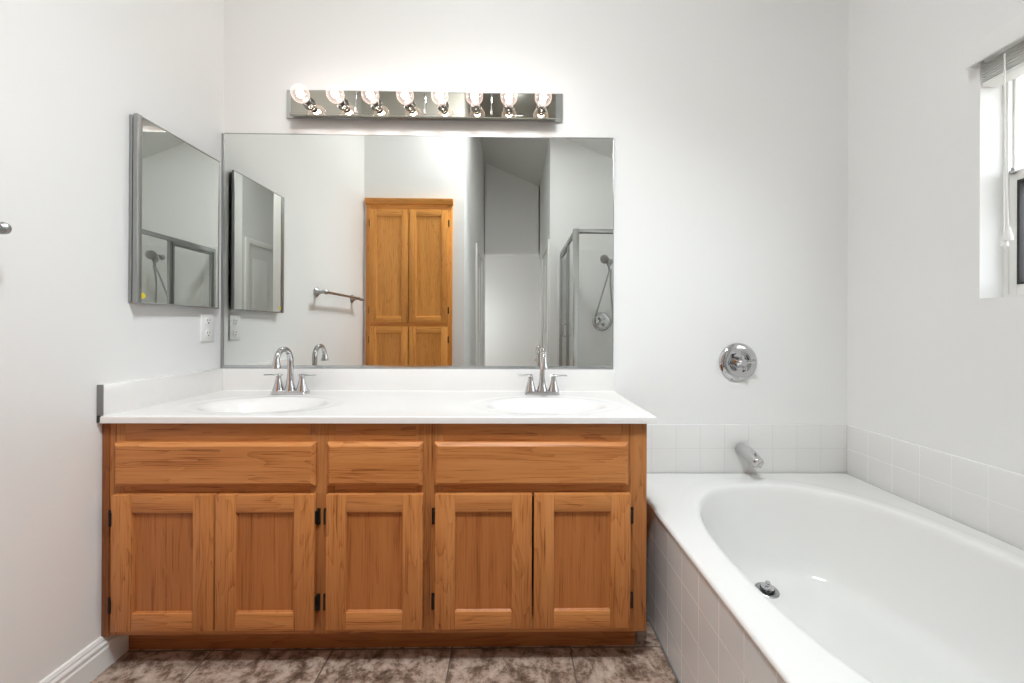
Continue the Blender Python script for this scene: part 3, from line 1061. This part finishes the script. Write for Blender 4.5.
# ------------------------------------------------------------------ shower enclosure
se = thing('shower_enclosure', (41, -85, 5), 'chrome framed glass shower enclosure seen in the mirror', 'shower enclosure')
PX, PY, PZ = 20.8, -60.4, 76.1
MB().box(PX - .95, PX + .95, PY - .95, PY + .95, 5.02, PZ, .12).build('corner_post', 'aluminium', se)
q = MB()
q.box(PX + .95, XR - .3, PY - .5, PY + .5, PZ - 1.2, PZ, .08)
q.box(PX + .95, XR - .3, PY - .5, PY + .5, 18.02, 19.2, .08)
q.box(XR - 1.4, XR - .3, PY - .5, PY + .5, 19.2, PZ - 1.2, .08)
fp = q.build('front_frame', 'aluminium', se)
MB().box(PX + .95, XR - 1.4, PY - .09, PY + .09, 19.2, PZ - 1.2).build('glass_panel', 'shower_glass', fp)
q = MB()
q.box(PX + .95, XR - 1.4, PY + .1, PY + .42, PZ - 1.5, PZ - 1.2)
q.build('gasket', 'rubber', fp)
q = MB()
q.box(PX - .5, PX + .5, YSH + .3, PY - .95, PZ - 1.5, PZ, .08)
q.box(PX - .5, PX + .5, YSH + .3, PY - .95, 5.02, 6, .08)
q.box(PX - .5, PX + .5, YSH + .3, YSH + 1.6, 6, PZ - 1.5, .08)
q.build('side_frame', 'aluminium', se)
MB().box(PX - .09, PX + .09, -78.0, PY - .95, 6, PZ - 1.5).build('glass_panel', 'shower_glass', se)
MB().box(PX - .5, PX + .5, -79.0, -78.0, 6, PZ - 1.5, .08).build('strike_post', 'dull_aluminium', se)
dd = MB()
dd.box(PX - .45, PX + .45, -80.3, -79.3, 6.3, PZ - 1.7, .08)
dd.box(PX - .45, PX + .45, YSH + 1.8, YSH + 2.8, 6.3, PZ - 1.7, .08)
dd.box(PX - .45, PX + .45, YSH + 2.8, -80.3, PZ - 2.9, PZ - 1.7, .08)
dd.box(PX - .45, PX + .45, YSH + 2.8, -80.3, 6.3, 7.4, .08)
dd = dd.build('door', 'dull_aluminium', se)
MB().box(PX - .09, PX + .09, YSH + 2.8, -80.3, 7.4, PZ - 2.9).build('glass_panel', 'shower_glass', dd)
MB().box(PX - .55, PX + .55, -79.22, -79.08, 6.3, PZ - 1.7).box(PX - .55, PX + .55, YSH + 1.62, YSH + 1.8, 6.3, PZ - 1.7).build('gasket', 'rubber', dd)
MB().tube([(PX - .4, -81.0, 45), (PX - 1.6, -81.0, 45), (PX - 1.6, -81.0, 40.6), (PX - .4, -81.0, 40.6)], .2, 10, smooth=0).build('handle', 'chrome', dd)

HX, HY, HZ = 40.2, YSH + 6.0, 70.9
hs = thing('hand_shower', (HX, YSH + .3, HZ), 'chrome hand shower with looped hose seen in the mirror', 'hand shower')
MB().lathe([(1.2, .02), (1.1, .25), (.5, .4)], (HX + 1.8, YSH + .3, HZ + 1.5), (0, 1, 0), 20).tube([(HX + 1.8, YSH + .5, HZ + 1.5), (HX + 1.2, YSH + 3.4, HZ + 2.2), (HX + .1, HY, HZ + .2)], .4, 12, smooth=2).build('shower_arm', 'brushed_nickel', hs)
MB().lathe([(.6, -1.3), (1.0, -.8), (1.0, .8), (.6, 1.3)], (HX, HY, HZ), (-.2, .4, 1), 18).tube([(HX, HY, HZ), (HX - .7, HY + 1.4, HZ + .1)], .7, 12).build('holder', 'brushed_nickel', hs)
MB().tube([(HX + .3, HY - .2, HZ - 3.0), (HX - .7, HY + 1.4, HZ - .6), (HX - 2.4, HY + 4.6, HZ + .7)], [.42, .55, .6], 14, smooth=2).lathe([(.5, -.5), (1.3, .2), (1.85, .6), (1.85, .85), (1.3, 1.0), (0, 1.05)], (HX - 2.8, HY + 5.2, HZ + .8), (-.5, .75, -.35), 24).build('spray_head', 'brushed_nickel', hs)
VX, VZ = 38.5, 46.5
hp = []
LOOP = [(0.3, -3.0), (-.6, -7), (-2.2, -13), (-3.9, -19), (-4.9, -22.5), (-4.7, -25.4), (-3.0, -27.2), (-.8, -27.4), (1.6, -26.2), (2.7, -23.5), (2.4, -19), (1.5, -12.5), (.9, -7), (.9, -2.6)]
n_ = len(LOOP) - 1
for k, (dx, dz) in enumerate(LOOP):
    hp.append((HX + dx, HY - .2 - 4.2 * max(0.0, math.sin(math.pi * k / n_)) ** .8, HZ + dz))
MB().tube(hp, .34, 10, smooth=2).build('hose', 'brushed_nickel', hs)
sv = thing('shower_valve', (VX, YSH + .3, VZ), 'round chrome shower valve inside the hose loop in the mirror', 'valve')
MB().lathe([(0, .3), (2.2, .45), (3.0, .55), (3.7, .35), (4.0, .05), (4.0, .02)], (VX, YSH + .3, VZ), (0, 1, 0), 36).build('escutcheon', 'chrome', sv)
MB().lathe([(1.3, .3), (1.1, 1.3), (.8, 1.9), (0, 2)], (VX, YSH + .3, VZ), (0, 1, 0), 24).build('hub', 'chrome', sv)
q = MB()
for a in (.6, .6 + math.pi / 2, .6 + math.pi, .6 + 1.5 * math.pi):
    q.tube([(VX, YSH + 1.9, VZ), (VX + 1.9 * math.cos(a), YSH + 2.0, VZ + 1.9 * math.sin(a))], [.34, .42], 10)
q.build('handle', 'chrome', sv)

# ------------------------------------------------------------------ window blind
bd = thing('window_blind', (61.2, -38.5, 74.5), 'white raised window blind with valance and pull cords on the right wall', 'window blind')
MB().box(59.9, 60.35, -59.2, -20.6, 78.05, 80.9, .08).box(60.35, 61.43, -21.0, -20.6, 78.05, 80.9, .05).box(60.35, 61.43, -59.2, -58.8, 78.05, 80.9, .05).build('valance', 'white_plastic', bd)
MB().box(61.6, 63.6, WY0 + .4, WY1 - .25, 78.4, 79.5, .1).build('head_rail', 'white_plastic', bd)
q = MB()
for k in range(7):
    z = 75.95 + k * .34
    dx = random.uniform(-.07, .07)
    q.prism([(61.5 + dx, z), (62.6 + dx, z + .13), (63.7 + dx, z), (63.7 + dx, z + .1), (62.6 + dx, z + .23), (61.5 + dx, z + .1)], 1, WY0 + .5, WY1 - .12 - random.uniform(0, .06))
q.build('slat_stack', 'vinyl', bd)
MB().box(61.5, 63.7, WY0 + .5, WY1 - .14, 75.3, 75.85, .12).build('bottom_rail', 'white_plastic', bd)
for dy, dx, zt in ((0, 0, 54.6), (-.42, .05, 55.2)):
    c = MB().tube([(60.55, -24.55 + dy * .1, 77.5), (60.55, -24.55 + dy * .15, 65), (60.55 + dx, -24.55 + dy, zt)], .07, 8)
    c = c.build('pull_cord', 'cord_white', bd)
    MB().lathe([(.0, 1.2), (.14, 1.15), (.2, .8), (.32, .3), (.42, -.3), (.4, -.55), (0, -.6)], (60.55 + dx, -24.55 + dy, zt - .3), (0, 0, 1), 16).build('tassel', 'white_plastic', c)

# ------------------------------------------------------------------ what stands outside the window
o = MB().box(XO + .5, 900, -500, 700, -8, -3.5).build('ground', 'soil')
struct(o, 'bare ground outside the window', 'ground')
tr = thing('garden_tree', (175, 62, -3.5), 'bare branched tree with red leaves outside the window', 'tree')
rnd = random.Random(3)
br, tips = MB(), []


def grow(p, d, L, r, lev):
    q_ = p + d * L
    mid = (p + q_) / 2 + Vector((rnd.uniform(-1, 1), rnd.uniform(-1, 1), rnd.uniform(-1, 1))) * L * .06
    br.tube([tuple(p), tuple(mid), tuple(q_)], [r * 1.4, r * 1.2, r * .95], 7, smooth=1)
    if lev == 0:
        tips.append(q_)
        return
    for _ in range(4 if lev > 2 else 3):
        nd = (d + Vector((rnd.uniform(-1, 1), rnd.uniform(-1, 1), rnd.uniform(-.35, .8))) * .75).normalized()
        grow(p + (q_ - p) * rnd.uniform(.6, 1), nd, L * rnd.uniform(.62, .8), r * .55, lev - 1)


grow(Vector((175, 62, -3.5)), Vector((0, 0, 1)), 52, 4.2, 4)
br.build('branches', 'bark', tr)
lf = MB()
for t in tips:
    for _ in range(4):
        c = t + Vector((rnd.gauss(0, 5), rnd.gauss(0, 5), rnd.gauss(0, 5)))
        a = Vector((rnd.uniform(-1, 1), rnd.uniform(-1, 1), rnd.uniform(-1, 1))).normalized()
        u = a.orthogonal().normalized()
        w = a.cross(u)
        s = rnd.uniform(1.0, 2.0)
        vs = [lf.bm.verts.new(c + u * s * x + w * s * .55 * y + a * .12 * s * zz) for x, y, zz in ((-1, 0, 0), (0, -1, 1), (1, 0, 0), (0, 1, 1))]
        lf.bm.faces.new(vs)
lf.build('leaves', 'leaf_red', tr)

# ------------------------------------------------------------------ added fill lamps on the ceiling, out of view
def fill_dome(name, x, y, energy, label):
    z = zc(x)
    t = thing(name, (x, y, z - 6), label, 'ceiling light')
    MB().lathe([(1.0, 0), (1.0, 6.5)], (x, y, z - 6), (0, 0, 1), 20).lathe([(7.0, -.2), (7.2, .5), (6.6, 1.0), (0, 1.2)], (x, y, z - 6.2), (0, 0, 1), 40).build('canopy', 'satin_chrome', t)
    MB().lathe([(6.8, 0), (6.2, -1.3), (4.6, -2.4), (2.4, -3.0), (0, -3.2)], (x, y, z - 6.2), (0, 0, 1), 40).build('diffuser', 'fill_glow', t)
    light(name + '_light', 'AREA', (x, y, z - 9.8), energy, (0.94, 0.98, 1.0), size=13 * I, target=(x, y, 0))
    return t


fill_dome('ceiling_light', -6, -57, CEIL_FILL_W, 'added round fill lamp above the middle of the bathroom')  # added to brighten the room, never in view


def fill_spot(x, y, energy, aim, label):
    """added fill spotlight, unseen, to brighten the vanity front: canopy, swivel arm, cylinder head with a glowing lens"""
    z = zc(x)
    t = thing('ceiling_fill_spot', (x, y, z - 8), label, 'ceiling light')
    MB().lathe([(2.6, -1.0), (2.6, 2.0), (0, 2.0)], (x, y, z - 1), (0, 0, 1), 28).build('canopy', 'satin_chrome', t)
    MB().tube([(x, y, z - 1.5), (x, y, z - 4)], .35, 12).build('arm', 'satin_chrome', t)
    ax = (Vector(aim) - Vector((x, y, z - 5))).normalized()
    o = Vector((x, y, z - 5))
    hd_ = MB().lathe([(0, -3), (1.6, -2.8), (2.0, -2), (2.1, 3), (1.8, 3), (1.8, 2.2)], tuple(o), tuple(ax), 28).build('head', 'satin_chrome', t)
    MB().lathe([(0, 2.5), (1.75, 2.5), (1.75, 2.3), (0, 2.3)], tuple(o), tuple(ax), 24).build('lens', 'fill_glow', hd_)
    sp = light('fill_beam', 'SPOT', tuple(o + ax * 3.4), energy, (0.87, 0.95, 1.0), size=1.6 * I, target=aim)
    sp.data.spot_size = math.radians(95)
    sp.data.spot_blend = 1.0
    return t


fill_spot(2, -68, SPOT_FILL_W, (-10, -22, 4), 'added tilting fill spotlight on the ceiling above the floor between vanity and linen cabinet')
